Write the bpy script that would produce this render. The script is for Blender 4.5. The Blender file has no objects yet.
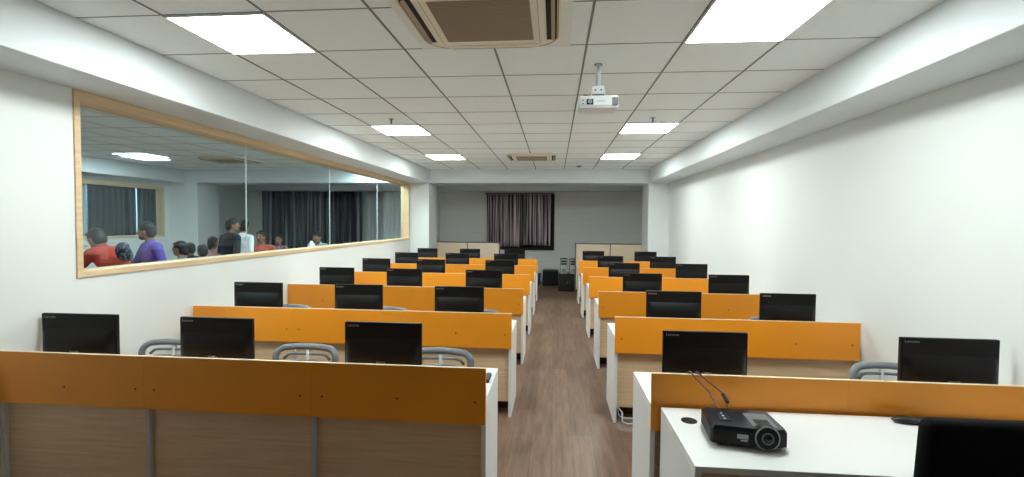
import bpy, bmesh, math, random
from mathutils import Vector, Matrix

random.seed(7)
SC = bpy.context.scene
COL = SC.collection
PI = math.pi

# ------------------------------------------------------------------ materials
def new_mat(name):
    m = bpy.data.materials.new(name)
    m.use_nodes = True
    nt = m.node_tree
    b = nt.nodes['Principled BSDF']
    return m, nt, b

def plain(name, col, rough=0.5, metal=0.0, spec=0.5, noise=0.0, nscale=30.0, bump=0.0):
    m, nt, b = new_mat(name)
    b.inputs['Base Color'].default_value = (*col, 1)
    b.inputs['Roughness'].default_value = rough
    b.inputs['Metallic'].default_value = metal
    b.inputs['Specular IOR Level'].default_value = spec
    if noise or bump:
        tc = nt.nodes.new('ShaderNodeTexCoord')
        n = nt.nodes.new('ShaderNodeTexNoise')
        n.inputs['Scale'].default_value = nscale
        n.inputs['Detail'].default_value = 4
        nt.links.new(tc.outputs['Object'], n.inputs['Vector'])
        if noise:
            mx = nt.nodes.new('ShaderNodeMix'); mx.data_type = 'RGBA'
            mx.inputs['A'].default_value = (*[c * (1 - noise) for c in col], 1)
            mx.inputs['B'].default_value = (*[min(1, c * (1 + noise)) for c in col], 1)
            nt.links.new(n.outputs['Fac'], mx.inputs['Factor'])
            nt.links.new(mx.outputs['Result'], b.inputs['Base Color'])
        if bump:
            bp = nt.nodes.new('ShaderNodeBump')
            bp.inputs['Strength'].default_value = bump
            bp.inputs['Distance'].default_value = 0.002
            nt.links.new(n.outputs['Fac'], bp.inputs['Height'])
            nt.links.new(bp.outputs['Normal'], b.inputs['Normal'])
    return m

def grain(name, c1, c2, rough, scale, lo=0.35, hi=0.65):
    """streaky two-tone material; scale stretches the noise (laminate, wood, cloth streaks)"""
    m, nt, b = new_mat(name)
    tc = nt.nodes.new('ShaderNodeTexCoord')
    mp = nt.nodes.new('ShaderNodeMapping')
    mp.inputs['Scale'].default_value = scale
    n = nt.nodes.new('ShaderNodeTexNoise')
    n.inputs['Scale'].default_value = 1.0
    n.inputs['Detail'].default_value = 5
    r = nt.nodes.new('ShaderNodeValToRGB')
    r.color_ramp.elements[0].position = lo
    r.color_ramp.elements[0].color = (*c1, 1)
    r.color_ramp.elements[1].position = hi
    r.color_ramp.elements[1].color = (*c2, 1)
    nt.links.new(tc.outputs['Object'], mp.inputs['Vector'])
    nt.links.new(mp.outputs['Vector'], n.inputs['Vector'])
    nt.links.new(n.outputs['Fac'], r.inputs['Fac'])
    nt.links.new(r.outputs['Color'], b.inputs['Base Color'])
    b.inputs['Roughness'].default_value = rough
    return m

def emitter(name, col, strength):
    m, nt, b = new_mat(name)
    b.inputs['Base Color'].default_value = (0.9, 0.9, 0.9, 1)
    b.inputs['Emission Color'].default_value = (*col, 1)
    b.inputs['Emission Strength'].default_value = strength
    return m

def floor_mat():
    m, nt, b = new_mat('floor_planks')
    tc = nt.nodes.new('ShaderNodeTexCoord')
    mp = nt.nodes.new('ShaderNodeMapping')
    mp.inputs['Rotation'].default_value = (0, 0, PI / 2)
    br = nt.nodes.new('ShaderNodeTexBrick')
    br.offset = 0.37
    br.inputs['Scale'].default_value = 1.0
    br.inputs['Brick Width'].default_value = 1.2
    br.inputs['Row Height'].default_value = 0.15
    br.inputs['Mortar Size'].default_value = 0.0012
    br.inputs['Color1'].default_value = (0.165, 0.098, 0.065, 1)
    br.inputs['Color2'].default_value = (0.24, 0.150, 0.102, 1)
    br.inputs['Mortar'].default_value = (0.07, 0.045, 0.032, 1)
    nt.links.new(tc.outputs['Object'], mp.inputs['Vector'])
    nt.links.new(mp.outputs['Vector'], br.inputs['Vector'])
    mp2 = nt.nodes.new('ShaderNodeMapping')
    mp2.inputs['Scale'].default_value = (16, 1.6, 1)
    n = nt.nodes.new('ShaderNodeTexNoise')
    n.inputs['Scale'].default_value = 1.4
    n.inputs['Detail'].default_value = 7
    n.inputs['Roughness'].default_value = 0.65
    nt.links.new(tc.outputs['Object'], mp2.inputs['Vector'])
    nt.links.new(mp2.outputs['Vector'], n.inputs['Vector'])
    r = nt.nodes.new('ShaderNodeValToRGB')
    r.color_ramp.elements[0].position = 0.3
    r.color_ramp.elements[0].color = (0.55, 0.53, 0.52, 1)
    r.color_ramp.elements[1].position = 0.72
    r.color_ramp.elements[1].color = (1.2, 1.2, 1.2, 1)
    nt.links.new(n.outputs['Fac'], r.inputs['Fac'])
    mx = nt.nodes.new('ShaderNodeMix'); mx.data_type = 'RGBA'; mx.blend_type = 'MULTIPLY'
    mx.inputs['Factor'].default_value = 1.0
    nt.links.new(br.outputs['Color'], mx.inputs['A'])
    nt.links.new(r.outputs['Color'], mx.inputs['B'])
    nt.links.new(mx.outputs['Result'], b.inputs['Base Color'])
    b.inputs['Roughness'].default_value = 0.42
    return m

def glass_mat():
    m = bpy.data.materials.new('window_glass')
    m.use_nodes = True
    nt = m.node_tree
    nt.nodes.clear()
    out = nt.nodes.new('ShaderNodeOutputMaterial')
    tr = nt.nodes.new('ShaderNodeBsdfTransparent')
    tr.inputs['Color'].default_value = (0.87, 0.955, 0.98, 1)
    gl = nt.nodes.new('ShaderNodeBsdfGlossy')
    gl.inputs['Roughness'].default_value = 0.02
    gl.inputs['Color'].default_value = (0.9, 0.95, 1.0, 1)
    lw = nt.nodes.new('ShaderNodeLayerWeight')
    lw.inputs['Blend'].default_value = 0.5
    pw = nt.nodes.new('ShaderNodeMath'); pw.operation = 'POWER'; pw.inputs[1].default_value = 5
    fr = nt.nodes.new('ShaderNodeMath'); fr.operation = 'MULTIPLY_ADD'
    fr.inputs[1].default_value = 0.20; fr.inputs[2].default_value = 0.042
    nt.links.new(lw.outputs['Facing'], pw.inputs[0])
    nt.links.new(pw.outputs[0], fr.inputs[0])
    mix = nt.nodes.new('ShaderNodeMixShader')
    nt.links.new(fr.outputs[0], mix.inputs['Fac'])
    nt.links.new(tr.outputs['BSDF'], mix.inputs[1])
    nt.links.new(gl.outputs['BSDF'], mix.inputs[2])
    nt.links.new(mix.outputs['Shader'], out.inputs['Surface'])
    return m

M = {}
M['wall'] = plain('wall_paint', (0.77, 0.80, 0.79), 0.6, noise=0.015, nscale=3)
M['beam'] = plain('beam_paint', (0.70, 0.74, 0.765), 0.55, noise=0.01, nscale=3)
M['backwall'] = grain('back_wall_covering', (0.76, 0.78, 0.76), (0.82, 0.84, 0.82), 0.7, (0.8, 0.8, 60))
M['ceil'] = plain('ceiling_tile', (0.92, 0.955, 0.955), 0.8, noise=0.02, nscale=120)
M['grid'] = plain('ceiling_grid', (0.20, 0.20, 0.195), 0.6)
M['gridthin'] = plain('ceiling_joint', (0.25, 0.25, 0.245), 0.6)
M['floor'] = floor_mat()
M['orange'] = plain('orange_laminate', (0.93, 0.335, 0.016), 0.38, noise=0.04, nscale=5)
M['edge'] = plain('cream_edge_band', (0.80, 0.62, 0.42), 0.5)
M['screw'] = plain('dark_screw', (0.10, 0.045, 0.01), 0.5)
M['beige'] = grain('beige_laminate', (0.70, 0.485, 0.285), (0.79, 0.575, 0.37), 0.5, (3, 3, 70))
M['white'] = plain('white_laminate', (0.83, 0.84, 0.84), 0.35)
M['divider'] = plain('divider_edge', (0.56, 0.53, 0.50), 0.45)
M['wood'] = grain('window_wood', (0.64, 0.46, 0.27), (0.73, 0.55, 0.345), 0.45, (40, 2, 40))
M['glass'] = glass_mat()
M['joint'] = plain('glass_joint', (0.75, 0.80, 0.80), 0.3)
M['black'] = plain('black_plastic', (0.012, 0.012, 0.013), 0.33, noise=0.2, nscale=60)
M['black2'] = plain('black_matt_plastic', (0.010, 0.010, 0.011), 0.55, spec=0.25)
M['monitor_back'] = plain('monitor_back_plastic', (0.005, 0.005, 0.006), 0.45, spec=0.2)
M['underdesk_shade'] = plain('dark_underdesk_shade', (0.02, 0.015, 0.012), 0.7)  # near-black colour stands in for the shade under the desks
M['screen'] = plain('screen_glass', (0.005, 0.005, 0.006), 0.12)
M['logo'] = plain('logo_grey', (0.30, 0.30, 0.31), 0.4)
M['chair'] = plain('grey_plastic', (0.20, 0.215, 0.24), 0.42)
M['chair2'] = plain('pale_grey_plastic', (0.50, 0.53, 0.55), 0.4)
M['chrome'] = plain('steel', (0.6, 0.6, 0.6), 0.25, 1.0)
M['fabric_black'] = plain('black_fabric', (0.008, 0.008, 0.009), 0.9, spec=0.1, noise=0.3, nscale=300, bump=0.2)
M['lamp'] = emitter('lamp_diffuser', (0.91, 1.0, 0.965), 30.0)
M['lampframe'] = plain('lamp_frame', (0.8, 0.8, 0.8), 0.5)
M['ac'] = plain('cream_plastic', (0.84, 0.79, 0.65), 0.45)
M['acgrille'] = plain('brown_grille', (0.42, 0.33, 0.225), 0.7)
M['acfill'] = plain('filler_board', (0.87, 0.87, 0.81), 0.7)
M['dark'] = plain('dark_void', (0.012, 0.010, 0.009), 0.8)
M['projwhite'] = plain('white_plastic', (0.78, 0.80, 0.80), 0.35)
M['lens'] = plain('lens_glass', (0.01, 0.01, 0.015), 0.05)
M['lensring'] = plain('lens_ring_grey', (0.16, 0.165, 0.17), 0.3, 0.4)
M['projtop'] = plain('bluish_gloss_black', (0.010, 0.010, 0.018), 0.2, spec=0.35)
M['silver'] = plain('silver_plastic', (0.34, 0.36, 0.38), 0.35, 0.3)
M['cable'] = plain('dark_red_cable', (0.11, 0.018, 0.007), 0.5)
M['cablewhite'] = plain('white_cable', (0.6, 0.6, 0.6), 0.45)
M['curtain'] = grain('streaked_plum_curtain', (0.012, 0.004, 0.010), (0.90, 0.74, 0.82), 0.4, (26, 1, 0.4), .42, .66)
M['curtainblue'] = grain('streaked_navy_curtain', (0.006, 0.010, 0.020), (0.42, 0.48, 0.55), 0.5, (15, 1, 0.3), .48, .78)
M['curtaindark'] = plain('dark_navy_curtain', (0.006, 0.013, 0.018), 0.7)
M['curtaingrey'] = grain('pale_grey_curtain', (0.50, 0.53, 0.54), (0.62, 0.65, 0.65), 0.7, (12, 1, 0.3))
M['bluebin'] = plain('blue_plastic', (0.03, 0.08, 0.22), 0.45)
M['partframe'] = plain('partition_frame', (0.14, 0.14, 0.15), 0.4, 0.3)
M['partpanel'] = grain('partition_panel', (0.80, 0.64, 0.47), (0.86, 0.70, 0.53), 0.6, (3, 3, 60))
M['daylight'] = emitter('daylight_gap', (0.75, 0.9, 1.0), 2.0)
M['skin'] = plain('skin', (0.30, 0.155, 0.09), 0.5)
M['hair'] = plain('black_hair', (0.010, 0.008, 0.008), 0.5, noise=0.4, nscale=80)
M['eye'] = plain('eye_dark', (0.015, 0.01, 0.01), 0.2)
M['lip'] = plain('lip', (0.22, 0.07, 0.055), 0.5)
M['trousers'] = plain('dark_trousers', (0.02, 0.022, 0.03), 0.8)
M['paper'] = plain('paper', (0.8, 0.8, 0.8), 0.6)
M['brown_shade'] = plain('dark_red_brown', (0.05, 0.015, 0.012), 0.6)

# ------------------------------------------------------------------ helpers
class MB:
    def __init__(self):
        self.bm = bmesh.new()
    def box(self, x0, x1, y0, y1, z0, z1, bev=0.0, seg=1, mat=None):
        r = bmesh.ops.create_cube(self.bm, size=1)
        vs = r['verts']
        for v in vs:
            v.co = Vector((x0 + (v.co.x + .5) * (x1 - x0), y0 + (v.co.y + .5) * (y1 - y0), z0 + (v.co.z + .5) * (z1 - z0)))
            if mat is not None: pass
        if bev > 0:
            es = list({e for v in vs for e in v.link_edges})
            r2 = bmesh.ops.bevel(self.bm, geom=es, offset=bev, segments=seg, affect='EDGES', profile=0.5)
            vs = list({v for f in r2['faces'] for v in f.verts} | {v for v in vs if v.is_valid})
        if mat is not None:
            for v in vs:
                v.co = mat @ v.co
        return self
    def prism(self, pts, axis, a, b):
        """closed polygon pts (2D) extruded along axis from a to b"""
        def mk(p, t):
            if axis == 'z': return (p[0], p[1], t)
            if axis == 'y': return (p[0], t, p[1])
            return (t, p[0], p[1])
        lo = [self.bm.verts.new(mk(p, a)) for p in pts]
        hi = [self.bm.verts.new(mk(p, b)) for p in pts]
        n = len(pts)
        self.bm.faces.new(lo)
        self.bm.faces.new(hi[::-1])
        for i in range(n):
            j = (i + 1) % n
            self.bm.faces.new((lo[j], lo[i], hi[i], hi[j]))
        return self
    def tube(self, pts, r, n=8, closed=False, sx=1.0):
        """swept round tube; r may be a list"""
        pts = [Vector(p) for p in pts]
        m = len(pts)
        rs = r if isinstance(r, (list, tuple)) else [r] * m
        rings = []
        prev = None
        for i, p in enumerate(pts):
            if closed:
                t = (pts[(i + 1) % m] - pts[i - 1]).normalized()
            else:
                t = (pts[min(i + 1, m - 1)] - pts[max(i - 1, 0)]).normalized()
            if prev is None:
                a = Vector((0, 0, 1)) if abs(t.z) < .9 else Vector((0, 1, 0))
                u = t.cross(a).normalized()
            else:
                u = (prev - t * prev.dot(t)).normalized()
            prev = u
            w = t.cross(u)
            rings.append([self.bm.verts.new(p + (u * math.cos(2 * PI * k / n) * sx + w * math.sin(2 * PI * k / n)) * rs[i]) for k in range(n)])
        for i in range(m if closed else m - 1):
            A, B = rings[i], rings[(i + 1) % m]
            for k in range(n):
                l = (k + 1) % n
                self.bm.faces.new((A[k], A[l], B[l], B[k]))
        if not closed:
            self.bm.faces.new(rings[0][::-1])
            self.bm.faces.new(rings[-1])
        return self
    def lathe(self, prof, c, n=24, axis='z'):
        """prof: list of (radius, height)"""
        rings = []
        for (r, h) in prof:
            ring = []
            for k in range(n):
                a = 2 * PI * k / n
                x, y = r * math.cos(a), r * math.sin(a)
                if axis == 'z': q = (c[0] + x, c[1] + y, c[2] + h)
                elif axis == 'y': q = (c[0] + x, c[1] + h, c[2] - y)
                else: q = (c[0] + h, c[1] + x, c[2] + y)
                ring.append(self.bm.verts.new(q))
            rings.append(ring)
        for i in range(len(rings) - 1):
            A, B = rings[i], rings[i + 1]
            for k in range(n):
                l = (k + 1) % n
                self.bm.faces.new((A[k], A[l], B[l], B[k]))
        self.bm.faces.new(rings[0][::-1])
        self.bm.faces.new(rings[-1])
        return self
    def ell(self, c, rad, rot=None, sub=3):
        mt = Matrix.Translation(Vector(c)) @ (rot.to_4x4() if rot else Matrix.Identity(4)) @ Matrix.Diagonal((*rad, 1))
        bmesh.ops.create_icosphere(self.bm, subdivisions=sub, radius=1, matrix=mt)
        return self
    def cap(self, a, b, ra, rb, n=14):
        """tapered capsule"""
        a, b = Vector(a), Vector(b)
        t = (b - a)
        L = max(t.length, 1e-6); t = t / L
        pts, rs = [], []
        for k in range(5):
            th = PI / 2 * (1 - k / 4)
            pts.append(a - t * ra * math.sin(th)); rs.append(max(ra * math.cos(th), ra * 0.02))
        for k in range(5):
            th = PI / 2 * (k / 4)
            pts.append(b + t * rb * math.sin(th)); rs.append(max(rb * math.cos(th), rb * 0.02))
        return self.tube(pts, rs, n)
    def build(self, name, mat, parent=None, smooth=False, loc=None, rot=None):
        bmesh.ops.recalc_face_normals(self.bm, faces=self.bm.faces[:])
        me = bpy.data.meshes.new(name)
        self.bm.to_mesh(me); self.bm.free()
        me.materials.append(M[mat] if isinstance(mat, str) else mat)
        if smooth:
            for p in me.polygons: p.use_smooth = True
        o = bpy.data.objects.new(name, me)
        COL.objects.link(o)
        if parent: o.parent = parent
        if loc: o.location = loc
        if rot: o.rotation_euler = rot
        return o

def props(o, label=None, cat=None, group=None, kind=None):
    if label: o['label'] = label
    if cat: o['category'] = cat
    if group: o['group'] = group
    if kind: o['kind'] = kind
    return o

def thing(name, label, cat, loc=(0, 0, 0), rz=0.0, group=None):
    o = bpy.data.objects.new(name, None)
    COL.objects.link(o)
    o.empty_display_size = 0.1
    o.location = loc
    o.rotation_euler = (0, 0, rz)
    return props(o, label, cat, group)

def struct(o, label=None):
    return props(o, label, kind='structure')

def copy_tree(o, parent=None):
    c = o.copy()
    COL.objects.link(c)
    if parent: c.parent = parent
    for ch in list(o.children):
        copy_tree(ch, c)
    return c

def text_part(name, body, size, mat, parent, loc, rot, ext=0.0006, align='LEFT', label=None):
    cu = bpy.data.curves.new(name, 'FONT')
    cu.body = body; cu.size = size; cu.extrude = ext; cu.align_x = align
    tmp = bpy.data.objects.new('tmp_text', cu)
    COL.objects.link(tmp)
    dg = bpy.context.evaluated_depsgraph_get()
    me = bpy.data.meshes.new_from_object(tmp.evaluated_get(dg))
    bpy.data.objects.remove(tmp)
    me.name = name
    me.materials.clear(); me.materials.append(M[mat])
    o = bpy.data.objects.new(name, me)
    COL.objects.link(o)
    o.parent = parent; o.location = loc; o.rotation_euler = rot
    if label: o['label'] = label
    return o

def remesh_build(mb, name, mat, parent, voxel, smooth=3):
    """one continuous skin out of overlapping volumes"""
    bmesh.ops.recalc_face_normals(mb.bm, faces=mb.bm.faces[:])
    me0 = bpy.data.meshes.new('tmp'); mb.bm.to_mesh(me0); mb.bm.free()
    tmp = bpy.data.objects.new('tmp_body', me0)
    COL.objects.link(tmp)
    rm = tmp.modifiers.new('r', 'REMESH'); rm.mode = 'VOXEL'; rm.voxel_size = voxel
    sm = tmp.modifiers.new('s', 'SMOOTH'); sm.iterations = smooth; sm.factor = 0.5
    bpy.context.view_layer.update()
    dg = bpy.context.evaluated_depsgraph_get()
    me = bpy.data.meshes.new_from_object(tmp.evaluated_get(dg))
    bpy.data.objects.remove(tmp)
    me.name = name
    me.materials.clear(); me.materials.append(M[mat] if isinstance(mat, str) else mat)
    for p in me.polygons: p.use_smooth = True
    o = bpy.data.objects.new(name, me)
    COL.objects.link(o)
    o.parent = parent
    return o

# ------------------------------------------------------------------ dimensions (metres; camera over the origin)
HC = 1.6241            # eye height
ZC = 2.7721            # ceiling
ZS = 2.4769            # underside of the beams
XL, XR = -3.15, 2.385  # side walls
XBL, XBR = -2.7302, 1.9597
YE = 10.13             # front of the far beam and columns
YB = 12.9              # far wall
YF = -6.0              # wall behind the photographer
XF = -8.85             # far wall of the room behind the glass
TILE = 0.6
X0 = 0.1939
Y0 = 3.104
WY0, WY1, WZ0, WZ1 = 2.85, 10.06, 1.232, 2.475   # interior window, outer edge of its frame
WT = 0.16              # partition wall thickness

# ------------------------------------------------------------------ setting
struct(MB().box(XF - .3, XR + .2, YF - .2, YB + .2, -0.1, 0).build('floor', 'floor'), 'brown wood plank floor')
struct(MB().box(XF - .3, XR + .2, YF - .2, YB + .2, ZC, ZC + .1).build('ceiling', 'ceil'), 'white tiled false ceiling')

g = MB()
i = -4
for i in range(-3, 4):
    x = X0 + TILE * (i - 1)
    if XBL < x < XBR:
        g.box(x - .007, x + .007, YF, YE, ZC - .003, ZC + .001)
struct(g.build('trim_1', 'grid'), 'dark long grid lines of the ceiling')
g = MB()
for k in range(-11, 12):
    y = Y0 + TILE * k
    g.box(XBL, XBR, y - .0045, y + .0045, ZC - .002, ZC + .001)
struct(g.build('trim_2', 'gridthin'), 'dark cross joints of the ceiling tiles')
g = MB()
for k in range(-11, 12):
    y = Y0 + TILE * k
    g.box(XF + .4, XL - WT - .02, y - .004, y + .004, ZC - .002, ZC + .001)
for k in range(9):
    x = XL - WT - .4 - TILE * k
    if x > XF + .4: g.box(x - .004, x + .004, YF, YE, ZC - .002, ZC + .001)
struct(g.build('trim_3', 'gridthin'), 'ceiling joints of the room behind the glass')

struct(MB().box(XR, XR + .2, YF, YB, 0, ZC).build('wall_right', 'wall'), 'white right wall')
struct(MB().box(XF - .3, XR + .2, YB, YB + .2, 0, ZC).build('wall_back', 'backwall'), 'grey far wall')
struct(MB().box(XF - .3, XR + .2, YF - .2, YF, 0, ZC).build('wall_front', 'wall'), 'white wall behind the photographer')
w = MB()
w.box(XL - WT, XL, YF, WY0, 0, ZC)
w.box(XL - WT, XL, WY1, YB, 0, ZC)
w.box(XL - WT, XL, WY0, WY1, 0, WZ0)
w.box(XL - WT, XL, WY0, WY1, WZ1, ZC)
struct(w.build('wall_left', 'wall'), 'white left wall below and around the long interior window')
# wall of the neighbouring room with its own window opening
FY0, FY1, FZ0, FZ1 = 2.9, 10.02, 1.24, 2.37
w = MB()
w.box(XF - .2, XF, YF, FY0, 0, ZC)
w.box(XF - .2, XF, FY1, YB, 0, ZC)
w.box(XF - .2, XF, FY0, FY1, 0, FZ0)
w.box(XF - .2, XF, FY0, FY1, FZ1, ZC)
struct(w.build('wall_far_left', 'wall'), 'far wall of the room behind the glass')

# beams and columns
struct(MB().box(XL, XBL, YF, YE + .7, ZS, ZC, .004).build('ceiling_beam', 'beam'), 'white boxed beam along the left wall')
struct(MB().box(XBR, XR, YF, YE + .7, ZS, ZC, .004).build('ceiling_beam', 'beam'), 'white boxed beam along the right wall')
struct(MB().box(XBL, XBR, YE, YE + .7, ZS, ZC, .004).build('ceiling_beam', 'beam'), 'white boxed beam across the far end')
struct(MB().box(XL, XR, YB - .35, YB, 2.47, ZC, .004).build('ceiling_beam', 'beam'), 'pale lintel above the curtained window')
struct(MB().box(XL, XBL, YE, YE + .7, 0, ZS, .004).build('column', 'wall'), 'white column at the far left corner')
struct(MB().box(XBR, XR, YE, YE + .7, 0, ZS, .004).build('column', 'wall'), 'white column at the far right corner')
# beams and column of the neighbouring room
XFB = XF + .40
struct(MB().box(XF, XFB, YF, YE + .7, ZS, ZC, .004).build('ceiling_beam', 'beam'), 'side beam of the room behind the glass')
struct(MB().box(XFB, XL - WT, YE, YE + .7, ZS, ZC, .004).build('ceiling_beam', 'beam'), 'cross beam of the room behind the glass')
struct(MB().box(XF, XF + .72, YE, YE + .7, 0, ZS, .004).build('column', 'wall'), 'column of the room behind the glass')
struct(MB().box(XF, XL - WT, YB - .35, YB, 2.47, ZC, .004).build('ceiling_beam', 'beam'), 'lintel above the navy curtain')

# interior window: wooden lining with glass panes
def interior_window(n, x, depth, y0, y1, z0, z1, side, splits, label):
    """x = room-side wall face; depth = wall thickness; frame wood around the opening"""
    fw, pr = 0.042, 0.012
    xa, xb = x - depth - .004, x + pr
    m = MB()
    m.box(xa, xb, y0, y1, z0, z0 + fw, .002)
    m.box(xa, xb, y0, y1, z1 - fw * 1.6, z1, .002)
    m.box(xa, xb, y0, y0 + fw, z0 + fw, z1 - fw * 1.6, .002)
    m.box(xa, xb, y1 - fw * 1.6, y1, z0 + fw, z1 - fw * 1.6, .002)
    f = m.build('window_%d' % n, 'wood')
    struct(f, label)
    xg = x - depth * 0.55
    ys = [y0 + fw] + splits + [y1 - fw * 1.6]
    for a, b in zip(ys[:-1], ys[1:]):
        MB().box(xg - .004, xg + .004, a + .003, b - .003, z0 + fw, z1 - fw * 1.6).build('pane', 'glass', f)
    for s in splits:
        MB().box(xg - .005, xg + .005, s - .003, s + .003, z0 + fw, z1 - fw * 1.6).build('glass_joint', 'joint', f)
    return f
interior_window(1, XL, WT, WY0, WY1, WZ0, WZ1, 1, [4.72, 6.58, 8.42], 'long interior window in a light wood frame')
interior_window(2, XF, .2, FY0, FY1, FZ0, FZ1, 1, [6.4], 'wood framed window in the room behind the glass')

# ------------------------------------------------------------------ ceiling fittings
def ceiling_lamp(x0, y0, label):
    t = thing('ceiling_light', label, 'ceiling light', (x0 + TILE / 2, y0 + TILE / 2, ZC), 0, 'square ceiling light panels')
    h = TILE / 2 - .004
    m = MB()
    m.box(-h, h, -h, -h + .012, -.012, -.0005); m.box(-h, h, h - .012, h, -.012, -.0005)
    m.box(-h, -h + .012, -h + .012, h - .012, -.012, -.0005); m.box(h - .012, h, -h + .012, h - .012, -.012, -.0005)
    m.build('frame', 'lampframe', t)
    MB().box(-h + .012, h - .012, -h + .012, h - .012, -.010, -.003).build('diffuser', 'lamp', t)
    return t
xl, xr = X0 - 2.4, X0 + .6
for (x, s) in ((xl, 'left'), (xr, 'right')):
    ceiling_lamp(x, Y0 - TILE, 'large square white light panel nearest the viewer, %s side of the ceiling' % s)
    ceiling_lamp(x, Y0 + 4 * TILE, 'middle of the three white light panels along the %s beam' % s)
    ceiling_lamp(x, Y0 + 8 * TILE, 'farthest of the three white light panels along the %s beam' % s)
ceiling_lamp(-7.65, 7.55, 'white light panel seen through the glass of the left window')
for (x, y) in ((-4.6, 2.0), (-7.65, 3.2), (-5.6, -.4), (-4.2, 9.3), (-4.0, 7.4), (-4.5, 5.0)):  # unseen panels, added to brighten the room behind the glass
    ceiling_lamp(x, y, 'unseen light panel added to brighten the other room')

def rounded(hw, hh, r, n=6):
    pts = []
    for cx, cy, a0 in ((hw - r, hh - r, 0), (-hw + r, hh - r, 90), (-hw + r, -hh + r, 180), (hw - r, -hh + r, 270)):
        for k in range(n + 1):
            a = math.radians(a0 + 90 * k / n)
            pts.append((cx + r * math.cos(a), cy + r * math.sin(a)))
    return pts

def air_conditioner(label):
    t = thing('ceiling_air_conditioner', label, 'air conditioner', (0, 0, ZC), 0, 'cassette air conditioners in the ceiling')
    MB().prism(rounded(.42, .42, .19, 10), 'z', -.026, -.0005).build('panel', 'ac', t)
    MB().tube([(px, py, -.026) for px, py in rounded(.408, .408, .18, 10)], .003, 6, closed=True).build('edge_seam', 'acgrille', t)
    # raised centre plate
    m = MB().box(-.335, .335, -.335, .335, -.034, -.026, .006, 2)
    m.build('centre_plate', 'ac', t)
    gr = MB()
    gr.box(-.262, .262, -.262, .262, -.0365, -.034)
    for k in range(33):
        y = -.255 + k * .51 / 32
        gr.box(-.262, .262, y - .0035, y + .0035, -.040, -.036)
    gr.build('grille', 'acgrille', t)
    for s in (-1, 1):
        MB().box(s * .300 - .0018, s * .300 + .0018, -.33, .33, -.0348, -.0335).build('plate_seam', 'acgrille', t)
        o = MB().box(s * .372 - .030, s * .372 + .030, -.29, .29, -.0275, -.025).build('air_outlet', 'dark', t)
        MB().box(-.012, .012, -.285, .285, -.002, .002, .0015).build('louver', 'acgrille', o, loc=(s * .380, 0, -.034), rot=(0, s * math.radians(32), 0))
        MB().box(-.29, .29, s * .376 - .024, s * .376 + .024, -.030, -.025, .002).build('louver', 'ac', t)
    return t
ac = air_conditioner('large cream cassette air conditioner nearest the viewer, cut by the top edge')
ac.location = (-.40, 2.645, ZC)
ac2 = copy_tree(ac)
ac2['label'] = 'far small-looking cream cassette air conditioner between the distant light panels'
ac2.location = (-.40, 8.22, ZC)
ac3 = copy_tree(ac)
ac3['label'] = 'cassette air conditioner seen through the glass of the left window'
ac3.location = (-6.1, 8.45, ZC)
fl = MB().box(-.88, .085, 2.16, 3.10, ZC - .004, ZC - .0002).build('ceiling_filler_board', 'acfill')
props(fl, 'plain cream board around the nearest air conditioner', 'board')

def sprinkler(x, y, label):
    t = thing('ceiling_sprinkler', label, 'sprinkler', (x, y, ZC), 0, 'ceiling sprinklers')
    MB().lathe([(.03, -.004), (.03, -.0003)], (0, 0, 0), 16).build('rose', 'silver', t)
    MB().lathe([(.008, -.05), (.012, -.03), (.010, -.004)], (0, 0, 0), 12).build('body', 'chair', t)
    MB().lathe([(.016, -.053), (.016, -.050)], (0, 0, 0), 16).build('deflector', 'chair', t)
sprinkler(-1.83, 5.18, 'small grey sprinkler beside the middle left light panel')
sprinkler(1.045, 5.26, 'small grey sprinkler in front of the middle right light panel')
t = thing('smoke_detector', 'small round detector on the ceiling near the far beam', 'detector', (.479, 9.55, ZC))
MB().lathe([(.03, -.035), (.05, -.025), (.055, -.004), (.055, -.0003)], (0, 0, 0), 20).build('body', 'silver', t, True)
MB().lathe([(.006, -.038), (.006, -.034)], (0, 0, 0), 10).build('indicator', 'dark', t)

# ceiling projector -------------------------------------------------
t = thing('ceiling_projector', 'white projector hanging from the ceiling on a pole', 'projector', (.303, 3.49, ZC))
pb = 0.03
MB().lathe([(.030, -.008), (.030, -.0003)], (0, 0, 0), 20).build('ceiling_plate', 'silver', t)
MB().lathe([(.0165, -.165), (.0165, -.008)], (0, 0, 0), 16).build('pole', 'projwhite', t, True)
br = MB()
br.box(-.042, .042, -.03, .03, -.192, -.132, .004)
br.box(-.05, -.044, -.035, .035, -.210, -.155); br.box(.044, .05, -.035, .035, -.210, -.155)
brk = br.build('bracket', 'projwhite', t)
for (x, z) in ((-.020, -.162), (.020, -.162)):
    MB().lathe([(.006, -.0315), (.006, -.029)], (x, 0, z), 10, 'y').build('bolt', 'dark', brk)
MB().box(-.043, .043, -.045, .045, -.222, -.193, .003).build('tilt_plate', 'partframe', t)
m = MB()
m.box(-.145, .135, -.125, .075, -.303, -.222, .018, 3)
body = m.build('body', 'projwhite', t, False)
MB().box(-.138, .128, -.118, .068, -.309, -.302, .003).build('base', 'projwhite', t)
ln = MB().box(-.088, -.042, -.131, -.120, -.288, -.250, .004, 2).build('lens_housing', 'dark', t)
MB().lathe([(.016, -.0045), (.012, 0.0)], (-.065, -.1305, -.268), 20, 'y').build('lens', 'silver', ln)
gr = MB()
for k in range(7):
    gr.box(.088 + k * .0065, .0915 + k * .0065, -.1265, -.1235, -.295, -.240)
gr.build('vent_grille', 'partframe', t)
text_part('logo', 'EPSON', .016, 'logo', t, (-.012, -.1255, -.270), (PI / 2, 0, 0))
MB().box(-.118, -.108, -.1268, -.124, -.262, -.256).build('indicator', 'dark', t)
MB().box(-.118, -.108, -.1268, -.124, -.284, -.278).build('indicator', 'dark', t)
cb = MB()
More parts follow.
